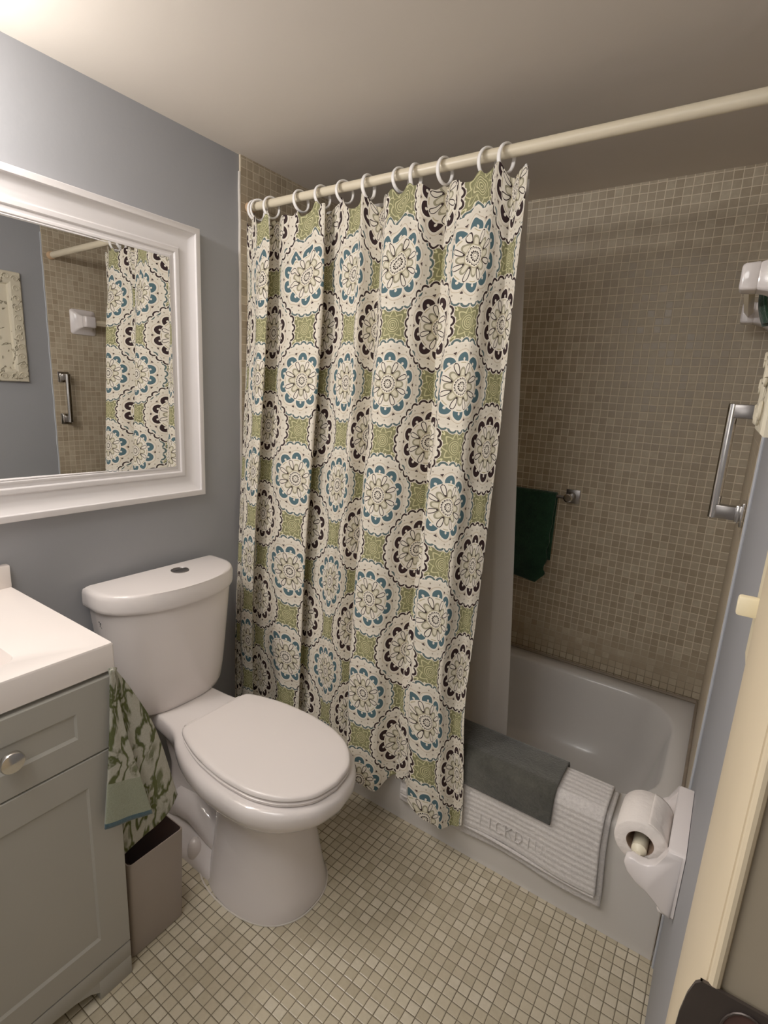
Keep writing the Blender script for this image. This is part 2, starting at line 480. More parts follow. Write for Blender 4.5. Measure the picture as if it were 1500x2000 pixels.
# door frame in the right wall: jamb faces the camera, casing lies on the bathroom side
jx = W-.008
dj = struct(box('door_1', (jx, W+.135, DY1, DY1+.012, 0, 2.02), M['trim_shaded']))
bm = bmesh.new()
prism_into(bm, [(DY1+.002, jx-.002), (DY1+.012, jx-.0045), (DY1+.12, jx-.0035), (DY1+.19, jx-.001), (DY1+.195, jx+.002), (DY1+.196, W), (DY1+.002, W)], 'xy', 0, 2.05) if False else \
loft_into(bm, [[(x, y, z) for y, x in [(DY1+.001, jx-.001), (DY1+.010, jx-.004), (DY1+.12, jx-.0035), (DY1+.185, jx-.0015), (DY1+.195, jx+.003), (DY1+.196, W), (DY1+.001, W)]] for z in (0, 2.06)])
from_bm('door_casing', bm, M['jamb'], dj)
bm = bmesh.new()
tube_into(bm, [(jx+.0025, DY1-.0012, z) for z in (0, .5, 1, 1.5, 2.02)], .0030, 10)
from_bm('jamb_bead', bm, M['jamb'], dj)
# strike plate with its rounded lip
sp = bpy.data.objects.new('strike_plate', None)
bm = bmesh.new()
zc, hh = 1.024, .045
pts = [(jx+.036, zc-hh), (jx+.036, zc+hh), (jx-.004, zc+hh)]
for k in range(9):
    a = PI/2 + PI*k/8
    pts.append((jx-.003+.0075*math.cos(a), zc+hh*math.sin(a)))
pts.append((jx-.004, zc-hh))
prism_into(bm, pts, 'xz', DY1-.0045, DY1-.0025)
plate = from_bm('strike_plate', bm, M['strike'], dj)
plate['label'] = 'dark bronze strike plate'
bm = bmesh.new()
hp = [(jx+.019+.010*math.cos(2*PI*k/20), zc+.024+.016*math.sin(2*PI*k/20)) for k in range(20)]
prism_into(bm, hp, 'xz', DY1-.0052, DY1-.0044)
from_bm('latch_hole', bm, M['hole'], plate)
bm = bmesh.new()
tube_into(bm, [(jx+.019+.0105*math.cos(2*PI*k/20), DY1-.0052, zc+.024+.0165*math.sin(2*PI*k/20)) for k in range(21)], .0007, 6)
from_bm('hole_rim', bm, M['strike'], plate)
bm = bmesh.new()
for dz in (.024, -.026): lathe_into(bm, [(.0028, 0), (.0028, -.0012), (.001, -.0016)], (jx+.021, DY1-.0045, zc+dz), 'y', 12)
from_bm('screw', bm, M['strike'], plate)

# ------------------------------------------------------------------ bathtub
def tub():
    rings = []
    x0, x1, y0, y1 = .007, W-.007, .0, D-.001
    def R(a, b_, c, d, r, z): return [(px, py, z) for px, py in rrect(a, b_, c, d, r, 9)]
    rings.append(R(x0, x1, y0+.012, y1, .004, .0005))
    rings.append(R(x0, x1, y0+.012, y1, .004, .02))
    rings.append(R(x0, x1, y0+.004, y1, .004, .05))
    rings.append(R(x0, x1, y0+.0, y1, .004, ZT-.030))
    rings.append(R(x0, x1, y0-.002, y1, .006, ZT-.016))
    rings.append(R(x0+.001, x1-.001, y0+.001, y1, .010, ZT-.004))
    rings.append(R(x0+.004, x1-.004, y0+.010, y1-.003, .014, ZT))
    rings.append(R(.075, 1.468, .092, .704, .175, ZT))
    rings.append(R(.082, 1.462, .099, .698, .17, ZT-.003))
    rings.append(R(.088, 1.457, .104, .693, .168, ZT-.012))
    rings.append(R(.10, 1.445, .112, .685, .17, ZT-.06))
    rings.append(R(.14, 1.415, .124, .672, .18, .16))
    rings.append(R(.18, 1.38, .145, .65, .18, .085))
    rings.append(R(.23, 1.34, .185, .61, .17, .055))
    rings.append(R(.35, 1.2, .28, .5, .09, .047))
    t = empty('bathtub', (W/2, .3, 0), 'white enamelled alcove bathtub behind the patterned shower curtain', 'bathtub')
    bm = bmesh.new(); loft_into(bm, rings, True, True)
    o = from_bm('tub_shell', bm, M['tub'], t, 50)
    o.matrix_parent_inverse = Matrix.Translation(-Vector(t.location))
    bm = bmesh.new()
    lathe_into(bm, [(.0, .047), (.026, .049), (.03, .0535), (.024, .056), (.0, .056)], (.32, .39, 0), 'z', 24)
    d = from_bm('drain', bm, M['chrome'], t); d.matrix_parent_inverse = Matrix.Translation(-Vector(t.location))
tub()

def keep(o, root):
    """o was modelled in world coordinates: parent without moving"""
    o.parent = root
    o.matrix_parent_inverse = (Matrix.Translation(root.location) @ root.rotation_euler.to_matrix().to_4x4()).inverted()
    return o

# ------------------------------------------------------------------ shower rod, rings, curtain, liner
YR, ZR = .034, 1.956
rod = empty('curtain_rod', (W/2, YR, ZR), 'cream tension rod running across the tub alcove under the ceiling', 'curtain rod')
bm = bmesh.new(); tube_into(bm, [(.60, YR, ZR), (W-.022, YR, ZR)], .0142, 24)
keep(from_bm('outer_tube', bm, M['rod']), rod)
bm = bmesh.new(); tube_into(bm, [(.02, YR, ZR), (.60, YR, ZR)], .0125, 24)
keep(from_bm('inner_tube', bm, M['rod']), rod)
for x0, x1, r_ in ((.0075, .030, .0155), (W-.0075, W-.034, .0175)):
    bm = bmesh.new(); lathe_into(bm, [(r_*1.08, 0), (r_*1.08, (x1-x0)*.2), (r_, (x1-x0)*.35), (r_*.95, x1-x0)], (x0, YR, ZR), 'x', 24)
    c = keep(from_bm('end_cap', bm, M['rod_cap']), rod); c['label'] = 'tan rubber end cap'

RX = [.042, .056, .113, .242, .329, .414, .500, .608, .655, .743, .860, .909]
ORD = ['first', 'second', 'third', 'fourth', 'fifth', 'sixth', 'seventh', 'eighth', 'ninth', 'tenth', 'eleventh', 'twelfth']
def ring_mesh():
    bm = bmesh.new(); R_, rr, n, k = .0305, .0034, 40, 10
    vs = []
    for i in range(n):
        a = 2*PI*i/n
        c = Vector((0, R_*.93*math.cos(a), R_*math.sin(a)))
        d = c.normalized()
        vs.append([bm.verts.new(c + d*math.cos(2*PI*j/k)*rr*.9 + Vector((1, 0, 0))*math.sin(2*PI*j/k)*rr*1.7) for j in range(k)])
    for i in range(n):
        for j in range(k):
            bm.faces.new((vs[i][j], vs[(i+1) % n][j], vs[(i+1) % n][(j+1) % k], vs[i][(j+1) % k]))
    bmesh.ops.recalc_face_normals(bm, faces=bm.faces)
    me = bpy.data.meshes.new('curtain_ring'); bm.to_mesh(me); bm.free()
    me.materials.append(M['ring'])
    for p in me.polygons: p.use_smooth = True
    return me
rm = ring_mesh()
for i, x in enumerate(RX):
    o = bpy.data.objects.new('curtain_ring', rm); COL.objects.link(o)
    o.location = (x, YR, ZR + .0142 - .0305 + .0036)
    o.rotation_euler = (0, random.uniform(-.12, .12), random.uniform(-.42, .05))
    tag(o, 'white plastic ring on the curtain rod, %s from the left wall' % ORD[i], 'curtain ring', 'rings holding the shower curtain on its rod')

# cross-section of the hanging cloth: (cloth coordinate u, x, fold depth y); some folds tuck behind the next
FOLD = [(-.85, .020, .020), (-.45, .036, .0), (-.15, .058, -.020), (0, .083, -.030), (.12, .112, -.026), (.30, .110, .018), (.47, .141, .036), (.55, .158, .031),
        (.75, .198, .010), (.90, .248, -.018), (1, .284, -.028), (1.17, .343, -.031), (1.23, .357, -.022), (1.38, .350, .014), (1.5, .364, .028), (1.75, .420, .012),
        (2, .466, -.008), (2.2, .496, .0), (2.42, .543, .034), (2.52, .565, .050), (2.70, .566, .002), (2.83, .573, -.036), (2.92, .596, -.043), (3, .622, -.045), (3.17, .675, -.032),
        (3.35, .725, .002), (3.48, .767, .034), (3.58, .787, .048), (3.70, .789, .008), (3.82, .794, -.030), (3.9, .820, -.042), (4, .855, -.048), (4.17, .888, -.038), (4.35, .920, -.010),
        (4.5, .948, .010), (4.62, .964, .017), (4.70, .975, .022)]
xu = pchip([f_[0] for f_ in FOLD], [f_[1] for f_ in FOLD]); yu = pchip([f_[0] for f_ in FOLD], [f_[2] for f_ in FOLD])
ZTOP, ZBOT, PP = 1.902, .146, .312
hemz = pchip([-.9, 1.5, 2.4, 2.85, 3.2, 3.42, 3.65, 3.82, 4.05, 4.3, 4.71], [.16, .17, .195, .155, .133, .185, .20, .175, .150, .132, .150])
def cur(s, t):
    u = -.85 + 5.55*s; zb = hemz(u); z = zb + (ZTOP-zb)*t
    yr = yu(u)*(.62+.38*sstep(1.92, 1.55, z))*(.85+.15*sstep(.3, .9, z))
    x = 1.48 + (xu(u)-1.48)*(1.28+yr)/1.28
    yc = .022 + (-.050-.022)*sstep(0, 1, (ZTOP-z)/1.5)
    y = yc + yr
    y += .0035*math.sin(u*17+z*3)
    # pleats at the top, gathered by the rings
    top = sstep(1.55, 1.9, z)
    y += top*.006*math.cos(4*PI*u)
    x += top*.003*math.sin(6*PI*u)
    # free hem: billows a little
    low = sstep(.6, .14, z)
    y += -.006*low*math.sin(u*5.2)
    x += .010*low*math.sin(u*3.1+.6) + (.022*low if u > 4 else .022*low*sstep(2.5, 4, u))
    y = min(y, .060)
    if x > .76: y = min(y, -.044 + .066*sstep(.42, 1.2, z))
    elif z < .4: y = min(y, -.014)
    nr = max(math.exp(-((x-r)/.012)**2) for r in RX)
    z += top*(.018*nr) + (-.010*top*math.cos(2*PI*u*2+1))
    if z < .5: z += low*.002*math.sin(u*19)
    return (x, y, z)
def cur_uv(s, t):
    u = -.85 + 5.55*s; zb = hemz(u); z = zb + (ZTOP-zb)*t
    return (u + 10, (z-1.716)/PP + 20)
sc = empty('shower_curtain', (.48, .0, ZBOT), 'fabric shower curtain printed with blue, brown and green medallions, hanging from the rod', 'shower curtain')
keep(grid_mesh('curtain_cloth', cur, 560, 150, M['curtain'], None, cur_uv), sc)
def lin(s, t):
    z = .215 + (1.915-.215)*t
    xr = 1.032 - .086*t
    x = .012 + (xr-.012)*s
    y = .158 + (.080-.158)*sstep(0, 1, t) + .008*math.sin(s*46+1.2*t)*(.5+.5*t) + .003*math.sin(s*90)
    if s > .95: y += .02*(s-.95)/.05
    return (x, max(y, .068), z)
ln = keep(grid_mesh('liner', lin, 200, 30, M['liner'], None), empty('shower_liner', (.5, .1, .21), 'translucent white vinyl liner hanging inside the tub behind the printed curtain', 'shower liner'))
ln.name = 'liner_sheet'
bm = bmesh.new()
tube_into(bm, [(.936, .080, 1.893), (.938, .075, 1.915), (.943, .066, 1.928), (.951, .058, 1.930), (.955, .056, 1.920)], .0028, 8)
keep(from_bm('hook', bm, M['ring']), ln.parent)

# ------------------------------------------------------------------ bath mats on the tub rim
def drape(path, x0, x1, name, mat, off=0, wav=.004, uvs=1, jag=0, thick=.008):
    P = [Vector(p) for p in path]
    L = [0]
    for a, b_ in zip(P, P[1:]): L.append(L[-1]+(b_-a).length)
    fy = pchip(L, [p.x for p in P]); fz = pchip(L, [p.y for p in P])
    def f(s, t):
        d = L[-1]*t
        y, z = fy(d), fz(d)
        x = x0+(x1-x0)*s
        hang = sstep(.05, .25, ZT-z) if y < .02 else 0
        y -= hang*(.003*math.sin(x*21) + wav*.5*math.sin(x*9+1))
        z += wav*hang*math.sin(x*13+.4)
        x += hang*.012*(s-.3) + jag*math.sin(t*60)*.0015
        return (x, y, z)
    return grid_mesh(name, f, 90, 70, mat, None, lambda s, t: (s*(x1-x0), t*uvs), thick, 0)
bmat = empty('bath_mat', (1.08, 0, ZT), 'white ribbed terry bath mat folded double and draped over the tub rim', 'bath mat')
keep(drape([(.118, .300), (.112, .345), (.097, .3615), (.05, .3635), (.010, .3625), (-.006, .345), (-.010, .25), (-.011, .100)], .768, 1.374, 'under_layer', M['mat_edge']), bmat)
keep(drape([(.126, .305), (.120, .35), (.100, .371), (.05, .373), (.004, .372), (-.0155, .350), (-.0195, .25), (-.0215, .138)], .776, 1.360, 'top_layer', M['mat_white'], wav=.006), bmat)
bm = bmesh.new()
tube_into(bm, [(.773+(1.366-.773)*k/40, -.0235, .134+.006*math.sin((.776+.584*k/40)*13+.4)) for k in range(41)], .0045, 8)
keep(from_bm('hem', bm, M['mat_edge']), bmat)
# raised woven characters near the hem (outline strokes, too soft to read)
def stroke(pts, x, w=.026, h=.034, z0=.180):
    tube_into(bm, [(x+px*w, -.0243, z0+pz*h) for px, pz in pts], .0014, 6)
GL = {'C': [(1, .85), (.7, 1), (.25, 1), (0, .7), (0, .3), (.25, 0), (.7, 0), (1, .15)],
      'U': [(0, 1), (0, .3), (.25, 0), (.75, 0), (1, .3), (1, 1)], 'I': [(.5, 0), (.5, 1)],
      'K': [(0, 0), (0, 1), (0, .5), (.9, 1), (.2, .6), (1, 0)], 'O': [(.5, 0), (0, .3), (0, .7), (.5, 1), (1, .7), (1, .3), (.5, 0)],
      'E': [(1, 1), (0, 1), (0, .5), (.8, .5), (0, .5), (0, 0), (1, 0)], 'D': [(0, 0), (0, 1), (.6, 1), (1, .6), (1, .4), (.6, 0), (0, 0)]}
for i, ch in enumerate('CIICKSIUOEEC'):
    bm = bmesh.new()
    stroke(GL.get(ch, GL['D']), 1.005+i*.0285, .019, z0=.172)
    keep(from_bm('raised_letter', bm, M['mat_white']), bmat)
gm = tag(drape([(.141, .235), (.136, .30), (.130, .352), (.108, .383), (.05, .385), (.0, .384), (-.025, .360), (-.0295, .33), (-.0305, .283)], .86, 1.236, 'green_towel', M['mat_green'], wav=.003, thick=.007),
    'dark grey-green towel folded over the white bath mat on the tub rim', 'towel')

# ------------------------------------------------------------------ toilet
def toilet():
    T = empty('toilet', (.028, -.376, 0), 'white two-piece toilet with closed lid standing against the blue-grey wall', 'toilet', rz=-.022)
    def dsec(w, d, z, x0=0, n=48, e=2.5, cx=None):
        cx = d*.30 if cx is None else cx
        pts = []
        for k in range(n+1):
            a = -PI/2 + PI*k/n
            c, s = math.cos(a), math.sin(a)
            pts.append((cx+(d-cx)*abs(c)**(2/e)+x0, w*math.copysign(abs(s)**(2/e), s), z))
        pts += [(x0+.004, w*.998, z), (x0, w*.98, z), (x0, 0, z), (x0, -w*.98, z), (x0+.004, -w*.998, z)]
        return pts
    bm = bmesh.new()
    rings = []
    for z, w, d, x0 in ((.396, .125, .120, .03), (.398, .148, .138, .02), (.406, .162, .152, .012), (.425, .171, .162, .008), (.48, .179, .170, .006), (.56, .188, .177, .004), (.66, .198, .184, .002), (.748, .207, .190, 0)):
        rings.append(dsec(w, d, z, x0))
    loft_into(bm, rings); from_bm('tank', bm, M['porcelain'], T, 60)
    tk = bpy.data.objects['tank']
    bm = bmesh.new(); rings = []
    for z, g in ((.748, -.010), (.745, -.002), (.748, 0.0), (.756, .001), (.785, .001), (.795, -.002), (.8, -.008), (.8015, -.016)):
        rings.append(dsec(.220+g, .208+g, z, -.004 if g > -.005 else .002, e=2.2))
    loft_into(bm, rings); lid = from_bm('tank_lid', bm, M['porcelain'], T, 70)
    bm = bmesh.new()
    lathe_into(bm, [(.0, .80), (.026, .80), (.0275, .8035), (.0255, .8045), (.0245, .803), (.0, .8035)], (.068, .045, 0), 'z', 32)
    fb = from_bm('flush_button', bm, M['steel'], T); fb['label'] = 'round chrome flush button'
    bm = bmesh.new(); box_into(bm, .0677, .0683, .022, .068, .8035, .8042)
    from_bm('button_seam', bm, M['dark'], fb)
    # small printed sticker on the left flank of the tank
    bm = bmesh.new()
    for k, (dx, dz) in enumerate([(0, 0), (.006, -.003), (.003, -.008), (.0, -.014), (.006, -.017), (.002, -.024), (.007, -.027), (0, -.03)]):
        box_into(bm, .050+dx, .0545+dx, -.2045-dz*.19, -.2015-dz*.19, .705+dz, .7075+dz)
    o = from_bm('printed_mark', bm, M['ink'], tk)
    # seat, lid, bowl outlines: (x, half width)
    def outline(P, z, sx=1, off=0, n=40, tw=1):
        xs = [p[0] for p in P]; L = [0]
        for a, b_ in zip(P, P[1:]): L.append(L[-1]+math.hypot(b_[0]-a[0], b_[1]-a[1]))
        fx = pchip(L, xs); fw = pchip(L, [p[1] for p in P])
        right = [(fx(L[-1]*k/n), fw(L[-1]*k/n)) for k in range(n+1)]
        ctr = .53
        def adj(x, w):
            if off == 0: return x, w
            r_ = math.hypot((x-ctr)*.7, w) or 1
            return x + (x-ctr)/r_*off*.7, max(0, w + w/r_*off)
        pts = [adj(*p) for p in right]
        return [(x, w, z) for x, w in pts] + [(x, -w, z) for x, w in reversed(pts[:-1])]
    LID = [(.292, .098), (.297, .112), (.36, .140), (.44, .157), (.53, .163), (.61, .157), (.678, .136), (.727, .101), (.758, .055), (.768, .0)]
    RIM = [(.012, .085), (.10, .098), (.19, .105), (.245, .113), (.31, .146), (.40, .177), (.50, .189), (.60, .185), (.685, .157), (.742, .112), (.775, .06), (.786, .0)]
    bm = bmesh.new()
    loft_into(bm, [outline(LID, .4035, off=-.012), outline(LID, .4045, off=.000), outline(LID, .412, off=.002), outline(LID, .4155, off=-.004), outline(LID, .416, off=-.012)])
    from_bm('seat', bm, M['seat'], T, 60)
    bm = bmesh.new()
    loft_into(bm, [outline(LID, .4175, off=-.012), outline(LID, .418, off=-.002), outline(LID, .421, off=.002), outline(LID, .428, off=.001), outline(LID, .4315, off=-.004), outline(LID, .4325, off=-.012), outline(LID, .4345, off=-.06)])
    sl = from_bm('seat_lid', bm, M['seat'], T, 60)
    for sgn in (-1, 1):
        bm = bmesh.new(); lathe_into(bm, [(.013, -.02), (.013, .02)], (.288, sgn*.075, .412), 'y', 20)
        from_bm('hinge', bm, M['seat'], T)
    # bowl
    def ell(xb, xf, w, z, e=2.0, n=40):
        P = []
        cx, a = (xb+xf)/2, (xf-xb)/2
        right = []
        for k in range(n+1):
            th = PI - PI*k/n
            c, s = math.cos(th), math.sin(th)
            right.append((cx+a*math.copysign(abs(c)**(2/e), c), w*abs(s)**(2/e)))
        return [(x, y, z) for x, y in right] + [(x, -y, z) for x, y in reversed(right[:-1])]
    rimo = lambda z, off: outline(RIM, z, off=off)
    def blend(a, b_, t, z): return [(p[0]*(1-t)+q[0]*t, p[1]*(1-t)+q[1]*t, z) for p, q in zip(a, b_)]
    ped = ell(.37, .655, .112, 0, 2.3)
    rings = [ell(.34, .700, .147, .0, 2.3), ell(.34, .702, .147, .006, 2.3), ell(.35, .690, .138, .04, 2.3), ell(.36, .676, .128, .11, 2.3), ell(.365, .662, .118, .18, 2.3),
             ell(.365, .658, .114, .225, 2.3)]
    r0 = rimo(.38, 0)
    for z, t in ((.248, .05), (.270, .17), (.292, .38), (.312, .62), (.330, .82), (.346, .94), (.362, 1.0)):
        rings.append(blend(ped, r0, t, z))
    rings += [rimo(.380, .001), rimo(.392, -.002), rimo(.399, -.009), rimo(.401, -.02)]
    bm = bmesh.new(); loft_into(bm, rings)
    # rear trapway and foot
    def blk(xb, xf, w, z): return [(x, y, z) for x, y in rrect(xb, xf, -w, w, min(w, .05)*.95, 8)]
    loft_into(bm, [blk(.06, .50, .128, .0), blk(.06, .50, .128, .018), blk(.075, .49, .118, .03), blk(.09, .48, .102, .045), blk(.11, .47, .083, .09), blk(.11, .45, .060, .13), blk(.10, .44, .052, .20), blk(.07, .44, .058, .30), blk(.03, .44, .08, .385)])
    # rounded trap bulges on both flanks
    for sgn in (-1, 1):
        tube_into(bm, [(.16, sgn*.045, .03), (.17, sgn*.05, .07), (.21, sgn*.052, .105), (.28, sgn*.052, .115), (.36, sgn*.052, .09), (.42, sgn*.05, .06)], [.045, .045, .048, .048, .048, .045], 16)
    bo = from_bm('bowl', bm, M['porcelain'], T, 70)
    for sgn in (-1, 1):
        bm = bmesh.new()
        lathe_into(bm, [(.021, .022), (.0215, .036), (.0195, .055), (.014, .068), (.006, .073), (0, .074)], (.33, sgn*.108, 0), 'z', 20)
        from_bm('bolt_cap', bm, M['seat'], T)
    # scuffs on the pedestal
    bm = bmesh.new()
    for k in range(7):
        a = .5+random.uniform(-.10, .10); z = .050+random.uniform(-.012, .012)
        x, y = .515+.178*math.cos(a*.6), -.02+.10*math.sin(a*.4)
    bm.free()
    bm = bmesh.new()          # supply hose behind
    tube_into(bm, [(.0, -.16, .18), (.03, -.165, .19), (.05, -.16, .25), (.055, -.14, .33), (.06, -.12, .405)], .006, 10)
    from_bm('supply_hose', bm, M['steel'], T)
    # worn grout collar
    bm = bmesh.new()
    tube_into(bm, [(x, y, .002) for x, y, z in ell(.30, .704, .150, 0, 2.3)[6:-6]], .0022, 6)
    from_bm('base_caulk', bm, M['caulk'], T)
toilet()

# ------------------------------------------------------------------ vanity
VX, VY0, VY1 = .478, -.767, -1.520
def vanity():
    V = empty('bathroom_vanity', (.24, -1.14, 0), 'pale grey-green shaker vanity cabinet under the white counter beside the toilet', 'cabinet')
    bm = bmesh.new()
    # carcass with a cut-out toe space: side outline extruded along y for the sides, plus front apron
    box_into(bm, .004, VX-.02, VY1, VY0, .05, .79, .0015)
    box_into(bm, VX-.02, VX, VY1, VY0, .05, .79, .0015)
    box_into(bm, VX-.02, VX+.0175, VY1+.003, VY0-.003, .052, .094, .001)
    box_into(bm, VX-.022, VX+.0175, VY0-.078, VY0-.003, 0, .052, .001)
    box_into(bm, VX-.022, VX+.0175, VY1+.003, VY1+.078, 0, .052, .001)
    box_into(bm, .004, VX-.02, VY0-.018, VY0, 0, .055)
    box_into(bm, .004, VX-.02, VY1, VY1+.018, 0, .055)
    keep(from_bm('carcass', bm, M['cabinet']), V)
    for y0, s in ((VY0-.078, -1), (VY1+.078, 1)):     # curved bracket feet on the apron
        bm = bmesh.new()
        loft_into(bm, [[(x, y0, .052), (x, y0, .022), (x, y0+s*.02, .038), (x, y0+s*.05, .048), (x, y0+s*.09, .052)] for x in (VX-.0215, VX+.017)])
        keep(from_bm('bracket_foot', bm, M['cabinet']), V)
    def shaker(name, y0, y1, z0, z1, rail, mat=M['cabinet'], sr=None):
        """frame and sunk panel, y0 is the far side"""
        bm = bmesh.new(); x = VX+.001; th = .017
        o_ = [(y0, z0), (y1, z0), (y1, z1), (y0, z1)]
        sr = sr or rail
        i_ = [(y0-sr, z0+rail), (y1+sr, z0+rail), (y1+sr, z1-rail), (y0-sr, z1-rail)]
        c_ = [(y0-sr-.004, z0+rail+.006), (y1+sr+.004, z0+rail+.006), (y1+sr+.004, z1-rail-.006), (y0-sr-.004, z1-rail-.006)]
        rings = [[(x, a, b_) for a, b_ in o_], [(x+th-.001, a, b_) for a, b_ in o_],
                 [(x+th, a+(-.0012 if a == y0 else .0012), b_+(.0012 if b_ == z0 else -.0012)) for a, b_ in o_],
                 [(x+th, a, b_) for a, b_ in i_], [(x+th-.004, a, b_) for a, b_ in c_]]
        loft_into(bm, rings)
        return keep(from_bm(name, bm, mat, None, 20), V)
    def knob(y, z, parent):
        bm = bmesh.new()
        lathe_into(bm, [(.006, 0), (.006, .012), (.0165, .015), (.020, .018), (.020, .024), (.0185, .0265), (.012, .0275), (0, .028)], (VX+.017, y, z), 'x', 32)
        k = from_bm('knob', bm, M['chrome']); k.parent = parent; k.matrix_parent_inverse = parent.matrix_parent_inverse.copy() if False else Matrix.Identity(4)
        return k
    g = .003; ym = (VY0+VY1)/2
    for a, b_ in ((VY0-.003, ym+.0015), (ym-.0015, VY1+.003)):
        d = shaker('drawer', a, b_, .622, .782, .052, sr=.076)
        k = knob((a+b_)/2-.010, .706, d); k['label'] = 'round chrome knob'
        dd = shaker('door', a, b_, .098, .618, .064)
        k = knob(b_+.045 if a > ym else a-.045, .55, dd)
    bpy.context.view_layer.update()
vanity()
def counter():
    Cn = empty('vanity_countertop', (.24, -1.14, .79), 'white vanity countertop with moulded basin and low backsplash over the cabinet', 'countertop')
    x0, x1, y0, y1 = .003, .492, -1.528, -.762
    def R(a, b_, c, d, r, z): return [(px, py, z) for px, py in rrect(a, b_, c, d, r, 8)]
    bm = bmesh.new()
    loft_into(bm, [R(x0, x1, y0, y1, .003, .792), R(x0, x1, y0, y1, .004, .846), R(x0+.002, x1-.002, y0+.002, y1-.002, .004, .850),
                   R(.075, .428, -1.365, -.905, .025, .850), R(.079, .424, -1.361, -.909, .025, .848), R(.09, .41, -1.35, -.92, .03, .80), R(.13, .37, -1.31, -.96, .05, .765), R(.2, .3, -1.2, -1.07, .04, .762)])
    keep(from_bm('counter_slab', bm, M['counter'], None, 30), Cn)
    bm = bmesh.new(); box_into(bm, .003, .024, y0, y1, .8495, .908, .003)
    keep(from_bm('backsplash', bm, M['counter']), Cn)
    bm = bmesh.new(); lathe_into(bm, [(.02, .7615), (.022, .765), (.018, .766), (0, .765)], (.24, -1.13, 0), 'z', 20)
    keep(from_bm('drain', bm, M['chrome']), Cn)
counter()

# ------------------------------------------------------------------ patterned hand towel on the vanity corner
def quad_cloth(name, left, right, mat, wav, nx=26, ny=60, uvs=(1, 1), parent=None, mats=None, matf=None, thick=.005, ph=0, curl=0):
    def arc(P):
        P = [Vector(p) for p in P]; L = [0]
        for a, b_ in zip(P, P[1:]): L.append(L[-1]+(b_-a).length)
        L = [l/L[-1] for l in L]
        return [pchip(L, [p[i] for p in P]) for i in range(3)]
    A, B = arc(left), arc(right)
    def f(s, t):
        a = Vector([g(t) for g in A]); b_ = Vector([g(t) for g in B])
        p = a.lerp(b_, s)
        p.x += wav*math.sin(s*PI*2.2+ph+t)*(.3+t) + curl*math.sin(PI*s)*(.2+.8*t)
        return p
    return grid_mesh(name, f, nx, ny, mat, parent, lambda s, t: (s*uvs[0]*(.25+.75*t), t*uvs[1]), thick, 0, mats, matf)
tw = empty('hand_towel', (.50, -.75, .36), 'green and white leaf-patterned hand towel hanging from the corner of the vanity', 'towel')
fr = quad_cloth('front_fold', [(.508, -.782, .801), (.511, -.792, .675), (.514, -.805, .566), (.517, -.820, .456)],
    [(.507, -.774, .801), (.508, -.762, .677), (.511, -.741, .56), (.513, -.712, .415)], None, .002, uvs=(1.6, 3.0),
    mats=[M['leaf_towel'], M['towel_band'], M['towel_hem']], matf=lambda s, t: 0 if t < .70 else (1 if t < .955 else 2), curl=.003)
keep(fr, tw)
bk = quad_cloth('rear_fold', [(.490, -.776, .797), (.487, -.758, .66), (.480, -.758, .50), (.455, -.756, .300)],
    [(.492, -.768, .797), (.488, -.735, .735), (.487, -.682, .61), (.484, -.628, .39)], None, .004, uvs=(2.2, 3.4), mats=[M['leaf_towel']], ph=1.5, curl=.018)
keep(bk, tw)
bm = bmesh.new()
tube_into(bm, [(.484, -.757, .786), (.494, -.766, .789), (.505, -.775, .788), (.507, -.777, .778)], [.003, .005, .005, .004], 10)
keep(from_bm('hanging_loop', bm, M['leaf_towel']), tw)

# ------------------------------------------------------------------ waste bin
def bin_():
    B = empty('waste_bin', (.36, -.685, 0), 'small taupe rectangular waste bin between vanity and toilet', 'waste bin')
    def R(a, z, g): return [(px, py, z) for px, py in rrect(.215+g, .474+a-g, -.754+g, -.612+a*.8-g, .008, 4)]
    bm = bmesh.new()
    loft_into(bm, [R(-.004, .001, .004), R(-.003, .004, 0), R(.004, .272, 0), R(.004, .274, .001), R(.004, .274, .003)], True, False)
    keep(from_bm('bin_body', bm, M['bin']), B)
    bm = bmesh.new()
    loft_into(bm, [R(.004, .2735, .003), R(.002, .20, .004), R(-.002, .012, .006)], False, True)
    keep(from_bm('bin_inside', bm, M['bin_in'], None, 35, False), B)['label'] = 'dark brown inside of the bin'
bin_()

# ------------------------------------------------------------------ framed mirror
MIRT = .014
def mirror():
    Mi = empty('framed_mirror', (0, -.745, 1.42), 'white moulded-frame mirror on the blue-grey wall above the vanity', 'mirror')
    ya, yb, za, zb = -.183, -1.31, 1.018, 1.831
    prof = [(0, .001), (0, .034), (.002, .0365), (.010, .0385), (.017, .0385), (.0185, .0370), (.0195, .033), (.022, .031), (.030, .026), (.040, .0225), (.052, .0205), (.064, .0198),
            (.066, .0205), (.067, .0235), (.0695, .025), (.074, .0255), (.080, .0252), (.0825, .0235), (.0835, .0215), (.091, .0210), (.093, .0220), (.0955, .0228), (.099, .0225), (.101, .020), (.104, .0215), (.107, .018), (.107, .006)]
    rings = []
    for d, h in prof:
        k = 1.0
        rings.append([(h, ya-d*k, za+d*k), (h, yb+d*k, za+d*k), (h, yb+d*k, zb-d*k), (h, ya-d*k, zb-d*k)])
    bm = bmesh.new(); loft_into(bm, rings, False, False)
    keep(from_bm('mirror_frame', bm, M['frame'], None, 24), Mi)
    bm = bmesh.new(); box_into(bm, .008, .017, yb+.10, ya-.10, za+.10, zb-.10)
    for v in bm.verts: v.co.x += (v.co.y+.745)*MIRT
    keep(from_bm('mirror_glass', bm, M['mirror'], None, 0), Mi)['label'] = 'silver mirror glass'
mirror()

